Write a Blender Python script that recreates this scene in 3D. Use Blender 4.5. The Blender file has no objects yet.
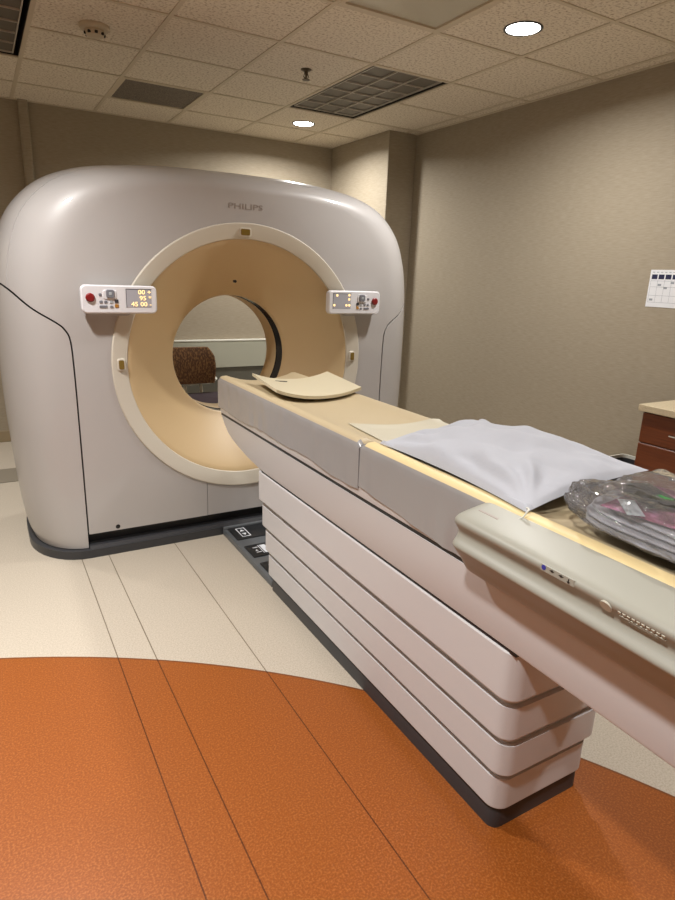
import bpy, bmesh, math, random
from mathutils import Vector, Matrix, noise
random.seed(7)
C = bpy.context.scene.collection
PI = math.pi

# ------------------------------------------------------------------ materials
def srgb(r, g, b):
    f = lambda c: (c/255/12.92) if c/255 <= .04045 else ((c/255+.055)/1.055)**2.4
    return (f(r), f(g), f(b), 1)

def mat(name, col, rough=.5, metal=0, spec=.5, coat=0, bump=None, speck=None, emit=None, coat_rough=.1):
    m = bpy.data.materials.new(name); m.use_nodes = True
    nt = m.node_tree; b = nt.nodes['Principled BSDF']
    b.inputs['Base Color'].default_value = col
    b.inputs['Roughness'].default_value = rough
    b.inputs['Metallic'].default_value = metal
    b.inputs['Specular IOR Level'].default_value = spec
    b.inputs['Coat Weight'].default_value = coat
    b.inputs['Coat Roughness'].default_value = coat_rough
    tc = nt.nodes.new('ShaderNodeTexCoord')
    if speck:                       # (scale, colour2, low, high)
        n = nt.nodes.new('ShaderNodeTexNoise'); n.inputs['Scale'].default_value = speck[0]
        n.inputs['Detail'].default_value = 3
        mp = nt.nodes.new('ShaderNodeMapping')
        mp.inputs['Scale'].default_value = speck[4] if len(speck) > 4 else (1, 1, 1)
        nt.links.new(tc.outputs['Object'], mp.inputs[0]); nt.links.new(mp.outputs[0], n.inputs['Vector'])
        r = nt.nodes.new('ShaderNodeValToRGB')
        r.color_ramp.elements[0].position = speck[2]; r.color_ramp.elements[1].position = speck[3]
        r.color_ramp.elements[0].color = col; r.color_ramp.elements[1].color = speck[1]
        nt.links.new(n.outputs['Fac'], r.inputs[0]); nt.links.new(r.outputs[0], b.inputs['Base Color'])
    if bump:                        # (scale, strength, distance, mapping scale)
        n = nt.nodes.new('ShaderNodeTexNoise'); n.inputs['Scale'].default_value = bump[0]
        n.inputs['Detail'].default_value = 4
        mp = nt.nodes.new('ShaderNodeMapping')
        mp.inputs['Scale'].default_value = bump[3] if len(bump) > 3 else (1, 1, 1)
        nt.links.new(tc.outputs['Object'], mp.inputs[0]); nt.links.new(mp.outputs[0], n.inputs['Vector'])
        bp = nt.nodes.new('ShaderNodeBump'); bp.inputs['Strength'].default_value = bump[1]
        bp.inputs['Distance'].default_value = bump[2]
        nt.links.new(n.outputs['Fac'], bp.inputs['Height']); nt.links.new(bp.outputs[0], b.inputs['Normal'])
    if emit:
        b.inputs['Emission Color'].default_value = emit[0]; b.inputs['Emission Strength'].default_value = emit[1]
    return m

M = {}
M['gantry'] = mat('pearl_plastic', srgb(176, 173, 171), .42, coat=.5, coat_rough=.05)
M['gantry_low'] = mat('pearl_plastic_silver', srgb(174, 171, 169), .3, coat=.3)
M['ring'] = mat('ring_white', srgb(202, 196, 182), .4)
M['tan'] = mat('tan_plastic', srgb(200, 175, 134), .42)
M['black'] = mat('black_plastic', (.006, .006, .007, 1), .4)
M['slit'] = mat('dark_window', (.012, .013, .018, 1), .12)
M['kick'] = mat('charcoal_plastic', (.035, .036, .04, 1), .4)
M['panel'] = mat('white_panel', srgb(222, 222, 226), .35)
M['red'] = mat('red_button', srgb(128, 26, 28), .35)
M['grey'] = mat('grey_key', srgb(120, 122, 130), .4)
M['dgrey'] = mat('dark_grey_key', srgb(60, 62, 68), .35)
M['amberkey'] = mat('amber_key', srgb(170, 120, 50), .4)
M['screen'] = mat('grey_screen', srgb(172, 172, 180), .25)
M['digit'] = mat('lit_digits', srgb(255, 220, 150), .4, emit=((1, .72, .35, 1), 1.3))
M['laser'] = mat('laser_window', srgb(120, 98, 45), .2)
M['table'] = mat('table_shell', srgb(198, 197, 198), .42, coat=.1)
M['vinyl'] = mat('silver_vinyl', srgb(148, 147, 147), .26, bump=(5, .12, .02, (1, 3, .35)), coat=.3, coat_rough=.2)
M['mattress'] = mat('beige_vinyl', srgb(186, 170, 138), .5, bump=(6, .2, .02))
M['lit_rim'] = mat('cream_lit_rim', srgb(218, 198, 148), .5)  # near mattress rim: the light falling on it is put into the colour
M['rail'] = mat('grey_green_plastic', srgb(150, 149, 138), .46, coat=.06, coat_rough=.3)
M['board'] = mat('cream_foam', srgb(206, 197, 170), .5)
M['pillow'] = mat('pillow_cotton', srgb(176, 179, 187), .85, bump=(5, .35, .03))
M['chrome'] = mat('chrome', (.7, .7, .7, 1), .25, 1)
M['wood'] = mat('cherry_wood', srgb(112, 56, 22), .38, speck=(14, srgb(92, 43, 15), .35, .7, (1, .3, 8)))
M['stone'] = mat('speckled_laminate', srgb(204, 190, 160), .4, speck=(260, srgb(160, 144, 112), .52, .7))
M['steel'] = mat('grey_plate', srgb(104, 108, 112), .4, .3)
M['pad'] = mat('black_rubber', (.012, .013, .015, 1), .45)
M['icon'] = mat('white_print', srgb(214, 218, 224), .5)
M['wallp'] = mat('woven_wallpaper', srgb(162, 151, 132), .8, speck=(9, srgb(151, 140, 120), .35, .65, (2, 2, 26)), bump=(40, .15, .002, (1, 1, 6)))
M['wallback'] = mat('green_grey_wall', srgb(168, 168, 152), .7)
M['trim'] = mat('tan_trim', srgb(150, 134, 106), .5)
M['tile'] = mat('ceiling_tile', srgb(224, 214, 196), .9, speck=(70, srgb(176, 160, 138), .50, .68), bump=(90, .5, .005))
M['tbar'] = mat('ceiling_bar', srgb(200, 188, 166), .6)
M['louver'] = mat('louver_metal', srgb(196, 190, 178), .4, .2)
M['reflector'] = mat('louver_back', srgb(98, 92, 82), .5)
M['dark'] = mat('dark_cavity', (.01, .01, .01, 1), .6)
M['ventgrey'] = mat('vent_grey', srgb(124, 114, 102), .7, speck=(200, srgb(76, 70, 62), .45, .6))
M['lens'] = mat('acrylic_lens', srgb(188, 184, 168), .3, bump=(220, .3, .003))
M['brass'] = mat('dull_brass', srgb(92, 80, 62), .45, .4)
M['glow'] = mat('lamp_glow', (1, 1, 1, 1), .5, emit=((1, .96, .9, 1), 22))
M['ivory'] = mat('ivory_plastic', srgb(196, 184, 160), .5)
M['white'] = mat('white_paint', srgb(220, 220, 210), .5)
M['chairfab'] = mat('brown_patterned_fabric', srgb(84, 56, 34), .9, speck=(45, srgb(132, 96, 58), .47, .6, (2.4, 1, 1)))
M['seatfab'] = mat('plum_fabric', srgb(52, 38, 44), .9)
M['paper'] = mat('paper', srgb(226, 228, 232), .6)
M['navy'] = mat('navy_ink', srgb(26, 30, 66), .6)
M['greyink'] = mat('grey_ink', srgb(150, 156, 164), .6)
M['blue'] = mat('blue_dot', srgb(50, 56, 150), .4)
M['strap'] = mat('grey_strap', srgb(150, 150, 156), .6, bump=(80, .3, .004))
M['maroon'] = mat('maroon_cloth', srgb(108, 34, 66), .8, speck=(30, srgb(176, 116, 150), .5, .7))
M['packet'] = mat('dark_packet', (.02, .022, .022, 1), .25, speck=(14, srgb(60, 120, 70), .56, .66))
M['palegrey'] = mat('pale_grey_strip', srgb(170, 176, 180), .4)
M['slotshade'] = mat('slot_shade', srgb(150, 140, 130), .5)
M['emblem'] = mat('embossed', srgb(182, 178, 164), .4)

def floor_material():
    m = bpy.data.materials.new('speckled_floor_vinyl'); m.use_nodes = True
    nt = m.node_tree; b = nt.nodes['Principled BSDF']; N = nt.nodes.new; L = nt.links.new
    b.inputs['Roughness'].default_value = .38; b.inputs['Specular IOR Level'].default_value = .35
    tc = N('ShaderNodeTexCoord'); sp = N('ShaderNodeSeparateXYZ'); L(tc.outputs['Object'], sp.inputs[0])
    def math_(op, a, b_=None):
        n = N('ShaderNodeMath'); n.operation = op
        for i, v in enumerate((a, b_)):
            if v is None: continue
            if isinstance(v, (int, float)): n.inputs[i].default_value = v
            else: L(v, n.inputs[i])
        return n.outputs[0]
    dx = math_('ADD', sp.outputs[0], 1.386); dy = math_('ADD', sp.outputs[1], .701)
    r = math_('SQRT', math_('ADD', math_('MULTIPLY', dx, dx), math_('MULTIPLY', dy, dy)))
    inside = math_('LESS_THAN', r, 3.412)
    edge = math_('LESS_THAN', math_('ABSOLUTE', math_('SUBTRACT', r, 3.412)), .004)
    seam = None
    for x in (.334, .470, .828, 2.35):
        s = math_('LESS_THAN', math_('ABSOLUTE', math_('SUBTRACT', sp.outputs[0], x)), .0022)
        seam = s if seam is None else math_('MAXIMUM', seam, s)
    def speckled(c1, c2, c3):
        n = N('ShaderNodeTexNoise'); n.inputs['Scale'].default_value = 170; n.inputs['Detail'].default_value = 2
        L(tc.outputs['Object'], n.inputs['Vector'])
        q = N('ShaderNodeValToRGB'); e = q.color_ramp.elements
        e[0].position = .36; e[0].color = c1; e[1].position = .5; e[1].color = c2
        k = e.new(.68); k.color = c3
        L(n.outputs['Fac'], q.inputs[0]); return q.outputs[0]
    cream = speckled(srgb(170, 160, 144), srgb(180, 170, 155), srgb(190, 181, 166))
    orange = speckled(srgb(128, 68, 22), srgb(138, 74, 25), srgb(156, 92, 42))
    def mix(f, a, b_):
        n = N('ShaderNodeMix'); n.data_type = 'RGBA'
        L(f, n.inputs[0]) if not isinstance(f, float) else None
        for i, v in ((6, a), (7, b_)):
            if isinstance(v, tuple): n.inputs[i].default_value = v
            else: L(v, n.inputs[i])
        return n.outputs[2]
    c = mix(inside, cream, orange)
    c = mix(edge, c, srgb(110, 62, 28))
    big = N('ShaderNodeMix'); big.data_type = 'RGBA'; big.blend_type = 'MULTIPLY'
    L(seam, big.inputs[0]); L(c, big.inputs[6]); big.inputs[7].default_value = (.38, .34, .3, 1)
    L(big.outputs[2], b.inputs['Base Color'])
    return m
M['floor'] = floor_material()

def film_material():
    m = bpy.data.materials.new('clear_film'); m.use_nodes = True
    nt = m.node_tree; N = nt.nodes.new; L = nt.links.new
    nt.nodes.remove(nt.nodes['Principled BSDF']); out = nt.nodes['Material Output']
    t = N('ShaderNodeBsdfTransparent'); t.inputs[0].default_value = (.97, .975, .98, 1)
    g = N('ShaderNodeBsdfGlossy'); g.inputs['Roughness'].default_value = .06
    d = N('ShaderNodeBsdfDiffuse'); d.inputs[0].default_value = (.85, .85, .88, 1)
    fr = N('ShaderNodeFresnel'); fr.inputs['IOR'].default_value = 1.55
    tc = N('ShaderNodeTexCoord'); n = N('ShaderNodeTexNoise'); n.inputs['Scale'].default_value = 26; n.inputs['Detail'].default_value = 5
    n.inputs['Distortion'].default_value = .8
    L(tc.outputs['Object'], n.inputs['Vector'])
    bp = N('ShaderNodeBump'); bp.inputs['Strength'].default_value = .45; bp.inputs['Distance'].default_value = .02
    L(n.outputs['Fac'], bp.inputs['Height'])
    L(bp.outputs[0], g.inputs['Normal']); L(bp.outputs[0], fr.inputs['Normal'])
    m0 = N('ShaderNodeMixShader'); m0.inputs[0].default_value = .08
    L(t.outputs[0], m0.inputs[1]); L(d.outputs[0], m0.inputs[2])
    mx = N('ShaderNodeMixShader')
    L(fr.outputs[0], mx.inputs[0]); L(m0.outputs[0], mx.inputs[1]); L(g.outputs[0], mx.inputs[2]); L(mx.outputs[0], out.inputs[0])
    return m
M['film'] = film_material()

# ------------------------------------------------------------------ object helpers
ROOT = {}
def thing(name, label, cat, loc, group=None):
    o = bpy.data.objects.new(name, None); C.objects.link(o); o.location = loc
    o.empty_display_size = .1
    o['label'] = label; o['category'] = cat
    if group: o['group'] = group
    ROOT[o] = Vector(loc)
    return o
def tag(o, label, cat, group=None):
    o['label'] = label; o['category'] = cat
    if group: o['group'] = group
    return o
def finish(name, me, m, parent=None, smooth=30, label=None, recentre=True):
    """link a mesh whose vertices are in world coordinates as one object under parent"""
    o = bpy.data.objects.new(name, me); C.objects.link(o); ROOT[o] = Vector((0, 0, 0))
    mats = m if isinstance(m, (list, tuple)) else [m]
    if len(me.materials): me.materials.clear()
    for k in mats: me.materials.append(M[k])
    if parent is not None:
        base = ROOT[parent]; me.transform(Matrix.Translation(-base)); o.parent = parent; ROOT[o] = base
    else:
        if len(me.vertices) and recentre:
            xs = [v.co for v in me.vertices]
            base = Vector(((min(v.x for v in xs)+max(v.x for v in xs))/2, (min(v.y for v in xs)+max(v.y for v in xs))/2, min(v.z for v in xs)))
            me.transform(Matrix.Translation(-base)); o.location = base; ROOT[o] = base
    if smooth:
        me.shade_smooth(); me.set_sharp_from_angle(angle=math.radians(smooth))
    if label: o['label'] = label
    return o
def obj(name, bm, m, parent=None, smooth=30, label=None, recentre=True):
    bmesh.ops.recalc_face_normals(bm, faces=bm.faces[:])
    me = bpy.data.meshes.new(name); bm.to_mesh(me); bm.free()
    return finish(name, me, m, parent, smooth, label, recentre)
def struct(o):
    o['kind'] = 'structure'; return o

def box(bm, a, b, bev=0, seg=2, mi=0, only=None):
    x0, y0, z0 = a; x1, y1, z1 = b
    vs = [bm.verts.new(p) for p in ((x0,y0,z0),(x1,y0,z0),(x1,y1,z0),(x0,y1,z0),(x0,y0,z1),(x1,y0,z1),(x1,y1,z1),(x0,y1,z1))]
    fs = [bm.faces.new([vs[i] for i in q]) for q in ((3,2,1,0),(4,5,6,7),(0,1,5,4),(1,2,6,5),(2,3,7,6),(3,0,4,7))]
    for f in fs: f.material_index = mi
    if bev:
        es = list({e for f in fs for e in f.edges})
        bmesh.ops.bevel(bm, geom=es, offset=bev, segments=seg, profile=.5, affect='EDGES', clamp_overlap=True)
    return bm
def B(a, b, bev=0, seg=2): return box(bmesh.new(), a, b, bev, seg)
def loft(bm, rings, closed=True, caps=True, mi=0):
    R = [[bm.verts.new(p) for p in r] for r in rings]
    n = len(R[0])
    for i in range(len(R)-1):
        for j in range(n if closed else n-1):
            f = bm.faces.new((R[i][j], R[i][(j+1) % n], R[i+1][(j+1) % n], R[i+1][j])); f.material_index = mi
    if caps:
        for r in (R[0], R[-1]):
            f = bm.faces.new(r); f.material_index = mi
    return R
def prism(bm, pts, axis, a, b):
    """polygon extruded along an axis; pts are pairs of the two other coordinates"""
    def P(p, t):
        return {'y': (p[0], t, p[1]), 'x': (t, p[0], p[1]), 'z': (p[0], p[1], t)}[axis]
    return loft(bm, [[P(p, a) for p in pts], [P(p, b) for p in pts]])
def rrect(cx, cy, hx, hy, r, n=6):
    pts = []
    for qx, qy, a0 in ((1,1,0),(-1,1,90),(-1,-1,180),(1,-1,270)):
        for i in range(n+1):
            a = math.radians(a0+90*i/n)
            pts.append((cx+qx*(hx-r)+r*math.cos(a), cy+qy*(hy-r)+r*math.sin(a)))
    return pts
def lathe_y(bm, prof, cx, cz, n=96, mi=0, close=False):
    """prof: list of (radius, y); revolve about the axis parallel to y"""
    rings = [[(cx+r*math.cos(2*PI*k/n), y, cz+r*math.sin(2*PI*k/n)) for k in range(n)] for r, y in prof]
    if close: rings.append(rings[0])
    R = [[bm.verts.new(p) for p in q] for q in (rings[:-1] if close else rings)]
    if close: R.append(R[0])
    for i in range(len(R)-1):
        for j in range(n):
            f = bm.faces.new((R[i][j], R[i][(j+1) % n], R[i+1][(j+1) % n], R[i+1][j])); f.material_index = mi
def lathe_z(bm, prof, cx, cy, n=32, mi=0):
    R = [[bm.verts.new((cx+r*math.cos(2*PI*k/n), cy+r*math.sin(2*PI*k/n), z)) for k in range(n)] for r, z in prof]
    for i in range(len(R)-1):
        for j in range(n):
            f = bm.faces.new((R[i][j], R[i][(j+1) % n], R[i+1][(j+1) % n], R[i+1][j])); f.material_index = mi
    for r in (R[0], R[-1]):
        if (r[0].co-r[1].co).length > 1e-6: bm.faces.new(r).material_index = mi
def tube(bm, pts, r, n=8, mi=0):
    pts = [Vector(p) for p in pts]; rings = []
    up = Vector((0, 0, 1))
    for i, p in enumerate(pts):
        t = (pts[min(i+1, len(pts)-1)]-pts[max(i-1, 0)]).normalized()
        a = t.cross(up if abs(t.dot(up)) < .95 else Vector((1, 0, 0))).normalized(); b = t.cross(a)
        rings.append([p+a*r*math.cos(2*PI*k/n)+b*r*math.sin(2*PI*k/n) for k in range(n)])
    loft(bm, rings, True, True, mi)
def spline(pts, n=8):
    """Catmull-Rom through pts"""
    out = []; P = [Vector(p) for p in pts]; P = [P[0]*2-P[1]]+P+[P[-1]*2-P[-2]]
    for i in range(1, len(P)-2):
        for k in range(n):
            t = k/n; a, b, c, d = P[i-1:i+3]
            out.append(.5*((2*b)+(c-a)*t+(2*a-5*b+4*c-d)*t*t+(3*b-a-3*c+d)*t**3))
    out.append(P[-2]); return out
def boolean(me, ops):
    """ops: list of (bmesh, 'DIFFERENCE'|'INTERSECT'|'UNION'); returns a new mesh"""
    o = bpy.data.objects.new('tmp', me); C.objects.link(o); tmp = []
    for bm, op in ops:
        bmesh.ops.recalc_face_normals(bm, faces=bm.faces[:])
        m2 = bpy.data.meshes.new('tmp'); bm.to_mesh(m2); bm.free()
        t = bpy.data.objects.new('tmp', m2); C.objects.link(t); tmp.append(t)
        md = o.modifiers.new('b', 'BOOLEAN'); md.operation = op; md.object = t; md.solver = 'EXACT'
    dg = bpy.context.evaluated_depsgraph_get(); dg.update()
    r = bpy.data.meshes.new_from_object(o.evaluated_get(dg))
    for t in tmp+[o]: bpy.data.objects.remove(t)
    return r
def text_bm(s, size, mtx, depth=0.0008, align='CENTER', sx=1):
    cu = bpy.data.curves.new('t', 'FONT'); cu.body = s; cu.size = size; cu.extrude = depth
    cu.align_x = align; cu.align_y = 'CENTER'; cu.resolution_u = 3
    o = bpy.data.objects.new('t', cu); C.objects.link(o)
    dg = bpy.context.evaluated_depsgraph_get(); dg.update()
    me = bpy.data.meshes.new_from_object(o.evaluated_get(dg))
    bpy.data.objects.remove(o)
    me.transform(Matrix.Diagonal((sx, 1, 1, 1))); me.transform(mtx)
    bm = bmesh.new(); bm.from_mesh(me); bpy.data.meshes.remove(me); return bm
def add_bm(dst, src, mi=0):
    me = bpy.data.meshes.new('x'); 
    for f in src.faces: f.material_index = mi
    src.to_mesh(me); src.free(); dst.from_mesh(me); bpy.data.meshes.remove(me)

# ------------------------------------------------------------------ camera
Rm = ((.8671, -.1069, .4866), (-.4969, -.2561, .8292), (.036, -.9607, -.2751))
cam = bpy.data.objects.new('camera', bpy.data.cameras.new('camera')); C.objects.link(cam)
right = Vector([Rm[i][0] for i in range(3)]).normalized()
back = -Vector([Rm[i][2] for i in range(3)]).normalized()
up = back.cross(right).normalized(); right = up.cross(back)
mw = Matrix.Identity(4)
for i in range(3):
    mw[i][0], mw[i][1], mw[i][2] = right[i], up[i], back[i]
mw.translation = (0, 0, 1.505)
cam.matrix_world = mw
cam.data.sensor_fit = 'VERTICAL'; cam.data.sensor_height = 36; cam.data.lens = 36*607.7/900
cam.data.clip_start = .02
bpy.context.scene.camera = cam

# ------------------------------------------------------------------ room
ZC = 2.743; XR = 3.56; YB = 5.90; XL = -1.7; YF = -2.4; T = .6096; OX = 1.0004; OY = 4.1426
struct(obj('floor', B((XL, YF, -.05), (XR, YB, 0)), 'floor', smooth=0, recentre=False))
struct(obj('wall_right', B((XR, YF-.1, 0), (XR+.1, YB+.1, ZC)), 'wallp', smooth=0))
struct(obj('wall_back', B((XL-.1, YB, 0), (XR, YB+.1, ZC)), 'wallp', smooth=0))
struct(obj('wall_left', B((XL-.1, YF-.1, 0), (XL, YB, ZC)), 'wallp', smooth=0))
struct(obj('wall_front', B((XL, YF-.1, 0), (XR, YF, ZC)), 'wallp', smooth=0))
struct(obj('wall_corner', B((3.265, 4.872, 0), (XR, YB, ZC), .004, 1), 'wallp', smooth=0))
struct(obj('baseboard_back', B((XL, YB-.012, 0), (3.265, YB, .1), .003, 1), 'trim', smooth=0))
struct(obj('baseboard_right', B((XR-.012, YF, 0), (XR, 4.872, .1), .003, 1), 'trim', smooth=0))
bm = bmesh.new(); box(bm, (XL, 4.72, 0), (.9, 5.05, .006), .002, 1)
M['strip'] = mat('grey_floor_strip', srgb(128, 120, 106), .5)
struct(obj('trim_1', bm, 'strip', smooth=0))
# casing running down the back wall
bm = bmesh.new(); prism(bm, rrect(.468, YB-.022, .036, .024, .018), 'z', 0, ZC)
tag(obj('pipe_casing', bm, 'wallp'), 'tan painted vertical pipe casing on the back wall left of the scanner', 'pipe casing')

# ceiling: tiles with openings, then the bars
hole = {}
def cell(i, j): return (OX+i*T, OY+j*T, OX+(i+1)*T, OY+(j+1)*T)
for c in ((2, -1), (2, 0), (-2, -1), (-2, 0), (1, -3), (1, -4), (0, 1)): hole[c] = 1
bm = bmesh.new()
for i in range(-5, 5):
    for j in range(-12, 4):
        x0, y0, x1, y1 = cell(i, j); x0 = max(x0, XL); y0 = max(y0, YF); x1 = min(x1, XR); y1 = min(y1, YB)
        if x1-x0 < .01 or y1-y0 < .01: continue
        if (i, j) in hole:
            if (i, j) == (0, 1):        # the vent takes most of its cell
                pass
            continue
        box(bm, (x0, y0, ZC), (x1, y1, ZC+.02))
struct(obj('ceiling', bm, 'tile', smooth=0))
bm = bmesh.new(); w = .012
same = lambda a, b: a in hole and b in hole and a != b
for i in range(-5, 5):
    for j in range(-12, 4):
        x0, y0, x1, y1 = cell(i, j); X0, X1, Y0, Y1 = max(x0, XL), min(x1, XR), max(y0, YF), min(y1, YB)
        if X1-X0 < .01 or Y1-Y0 < .01: continue
        if x0 > XL: box(bm, (x0-w, Y0, ZC-.004), (x0+w, Y1, ZC+.003))
        if y0 > YF and not same((i, j), (i, j-1)): box(bm, (X0+w, y0-w, ZC-.0042), (X1-w, y0+w, ZC+.003))
box(bm, (XR-.024, YF, ZC-.0048), (XR, 4.872, ZC+.003)); box(bm, (XL, YB-.024, ZC-.0048), (3.265, YB, ZC+.003))
struct(obj('trim_2', bm, 'tbar', smooth=0))

def troffer(name, label, x0, y0, x1, y1):
    """unlit fluorescent fixture with an egg-crate louver"""
    t = thing(name, label, 'ceiling light', ((x0+x1)/2, (y0+y1)/2, ZC), 'unlit louvered ceiling lights')
    b = bmesh.new(); x0 += .014; y0 += .014; x1 -= .014; y1 -= .014; h = .13
    box(b, (x0, y0, ZC+h), (x1, y1, ZC+h+.01)); box(b, (x0-.004, y0, ZC+.004), (x0, y1, ZC+h)); box(b, (x1, y0, ZC+.004), (x1+.004, y1, ZC+h))
    box(b, (x0, y0-.004, ZC+.004), (x1, y0, ZC+h)); box(b, (x0, y1, ZC+.004), (x1, y1+.004, ZC+h))
    obj('housing', b, 'dark', t, 0)
    b = bmesh.new(); g = .03; nx, ny = 3, 6
    X0, X1, Y0, Y1 = x0+g, x1-g, y0+g, y1-g
    def blade(a, c):
        box(b, a, c)
    for k in range(nx+1):
        x = X0+(X1-X0)*k/nx; blade((x-.003, Y0, ZC+.004), (x+.003, Y1, ZC+.014))
    for k in range(ny+1):
        y = Y0+(Y1-Y0)*k/ny; blade((X0, y-.003, ZC+.0045), (X1, y+.003, ZC+.0135))
    obj('louver', b, 'louver', t, 0)
    b = bmesh.new()
    box(b, (X0, Y0, ZC+.0145), (X1, Y1, ZC+.018))
    obj('reflector', b, 'reflector', t, 0)
    return t
troffer('ceiling_light', 'unlit louvered rectangular ceiling light above the right side of the scanner', OX+2*T, OY-T, OX+3*T, OY+T)
troffer('ceiling_light', 'unlit louvered ceiling light in the top left corner, cut by the frame', OX-2*T, OY-T, OX-T, OY+T)
# flat acrylic panel
x0, y0, x1, y1 = OX+T, OY-4*T, OX+2*T, OY-2*T
t = thing('ceiling_light', 'unlit flat pale acrylic ceiling light panel at the top edge beside the lit downlight', 'ceiling light', ((x0+x1)/2, (y0+y1)/2, ZC))
bm = bmesh.new()
for a, b_ in (((x0+.012, y0+.012), (x0+.034, y1-.012)), ((x1-.034, y0+.012), (x1-.012, y1-.012)), ((x0+.034, y0+.012), (x1-.034, y0+.034)), ((x0+.034, y1-.034), (x1-.034, y1-.012))):
    box(bm, (a[0], a[1], ZC-.006), (b_[0], b_[1], ZC+.02))
obj('frame', bm, 'tbar', t, 0); obj('lens', B((x0+.034, y0+.034, ZC+.004), (x1-.034, y1-.034, ZC+.012)), 'lens', t, 0)
# return air vent
x0, y0, x1, y1 = cell(0, 1)
t = thing('ceiling_vent', 'dark grey perforated air vent in the ceiling above the left of the scanner', 'vent', ((x0+x1)/2, (y0+y1)/2, ZC))
bm = bmesh.new()
for a, b_ in (((x0+.012, y0+.012), (x0+.03, y1-.012)), ((x1-.03, y0+.012), (x1-.012, y1-.012)), ((x0+.03, y0+.012), (x1-.03, y0+.03)), ((x0+.03, y1-.03), (x1-.03, y1-.012))):
    box(bm, (a[0], a[1], ZC-.005), (b_[0], b_[1], ZC+.02))
obj('frame', bm, 'tbar', t, 0)
obj('grille', B((x0+.03, y0+.03, ZC+.002), (x1-.03, y1-.03, ZC+.01)), 'ventgrey', t, 0)

def downlight(label, x, y):
    t = thing('downlight', label, 'ceiling light', (x, y, ZC), 'lit round downlights')
    b = bmesh.new(); lathe_z(b, [(.098, ZC), (.098, ZC-.004), (.092, ZC-.006), (.085, ZC-.004), (.083, ZC-.001)], x, y, 40)
    obj('trim_ring', b, 'kick', t)
    b = bmesh.new(); lathe_z(b, [(.083, ZC-.0005), (.083, ZC-.0035), (.0001, ZC-.005)], x, y, 40)
    obj('diffuser', b, 'glow', t)
    return t
downlight('lit round downlight near the right wall, the larger of the two', 2.54, 2.63)
downlight('lit round downlight behind the louvered light, the smaller of the two', 2.565, 5.15)
# smoke detector
t = thing('smoke_detector', 'round ivory smoke detector on the ceiling at the upper left', 'smoke detector', (.695, 3.92, ZC))
bm = bmesh.new(); lathe_z(bm, [(.078, ZC), (.078, ZC-.012), (.072, ZC-.02), (.05, ZC-.022)], .695, 3.92, 40); obj('base', bm, 'ivory', t)
bm = bmesh.new(); lathe_z(bm, [(.05, ZC-.02), (.052, ZC-.03), (.045, ZC-.048), (.02, ZC-.055), (.0001, ZC-.056)], .695, 3.92, 32); obj('sensor_head', bm, 'ivory', t)
bm = bmesh.new()
for k in range(8):
    a = 2*PI*k/8; px, py = .695+.047*math.cos(a), 3.92+.047*math.sin(a); box(bm, (px-.008, py-.008, ZC-.046), (px+.008, py+.008, ZC-.033), .003)
obj('vent_slot', bm, 'dark', t)
# sprinkler
sx, sy = 1.94, 3.87
t = thing('sprinkler_head', 'small brass pendant fire sprinkler head on the ceiling', 'sprinkler', (sx, sy, ZC))
bm = bmesh.new(); lathe_z(bm, [(.034, ZC), (.034, ZC-.004), (.022, ZC-.01), (.012, ZC-.012)], sx, sy, 32); obj('escutcheon', bm, 'brass', t)
bm = bmesh.new(); lathe_z(bm, [(.012, ZC-.01), (.012, ZC-.025), (.007, ZC-.027), (.005, ZC-.055)], sx, sy, 16)
for s in (-1, 1): tube(bm, [(sx+s*.01, sy, ZC-.025), (sx+s*.017, sy, ZC-.04), (sx+s*.005, sy, ZC-.056)], .0035, 6)
obj('frame_arms', bm, 'brass', t)
bm = bmesh.new(); lathe_z(bm, [(.005, ZC-.055), (.024, ZC-.057), (.024, ZC-.06), (.0001, ZC-.061)], sx, sy, 24); obj('deflector', bm, 'brass', t)

# ------------------------------------------------------------------ scanner gantry
GX, GZ, GY = 1.29, 1.023, 3.24
gantry = thing('ct_scanner_gantry', 'large pearl grey ring-shaped medical scanner with a tan bore standing behind the table', 'medical scanner', (GX, 3.7, 0))
half = [(1.155, .05), (1.176, .12), (1.195, .25), (1.208, .45), (1.222, .75), (1.225, 1.05), (1.222, 1.3), (1.210, 1.48), (1.178, 1.635), (1.113, 1.78), (.985, 1.905), (.815, 1.978), (.60, 2.015), (.35, 2.034), (0, 2.04)]
hs = [(p.x, p.y) for p in spline([(a, b, 0) for a, b in half], 6)]
outline = [(-x, z) for x, z in hs]+[(x, z) for x, z in reversed(hs[:-1])]
KX, KZ, BD, YM = .757, .935, .39, 3.70          # size of the flat face, depth of the rounding, middle plane
def gantry_solid(shrink=0, n=14):
    rings = []
    for half_ in (0, 1):
        for k in range(n+1):
            a = (PI/2)*k/n
            s = math.sin(a)**.88
            kx = KX+(1-KX)*s; kz = KZ+(1-KZ)*s; y = GY+BD*(1-max(0, math.cos(a))**.93)
            if half_: y = 2*YM-y
            rings.append((kx, kz, y))
        if half_ == 0: first = rings; rings = []
    rings = first+list(reversed(rings))
    out = []
    for kx, kz, y in rings:
        y2 = y+(shrink if y < YM else -shrink)
        out.append([(GX+x*kx*(1-shrink/1.2), y2, .05+shrink*.5+(z-.05)*kz*(1-shrink)) for x, z in outline])
    b = bmesh.new(); loft(b, out)
    bmesh.ops.recalc_face_normals(b, faces=b.faces[:])
    return b
def to_mesh(b):
    me = bpy.data.meshes.new('m'); b.to_mesh(b and me); b.free(); return me
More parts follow.
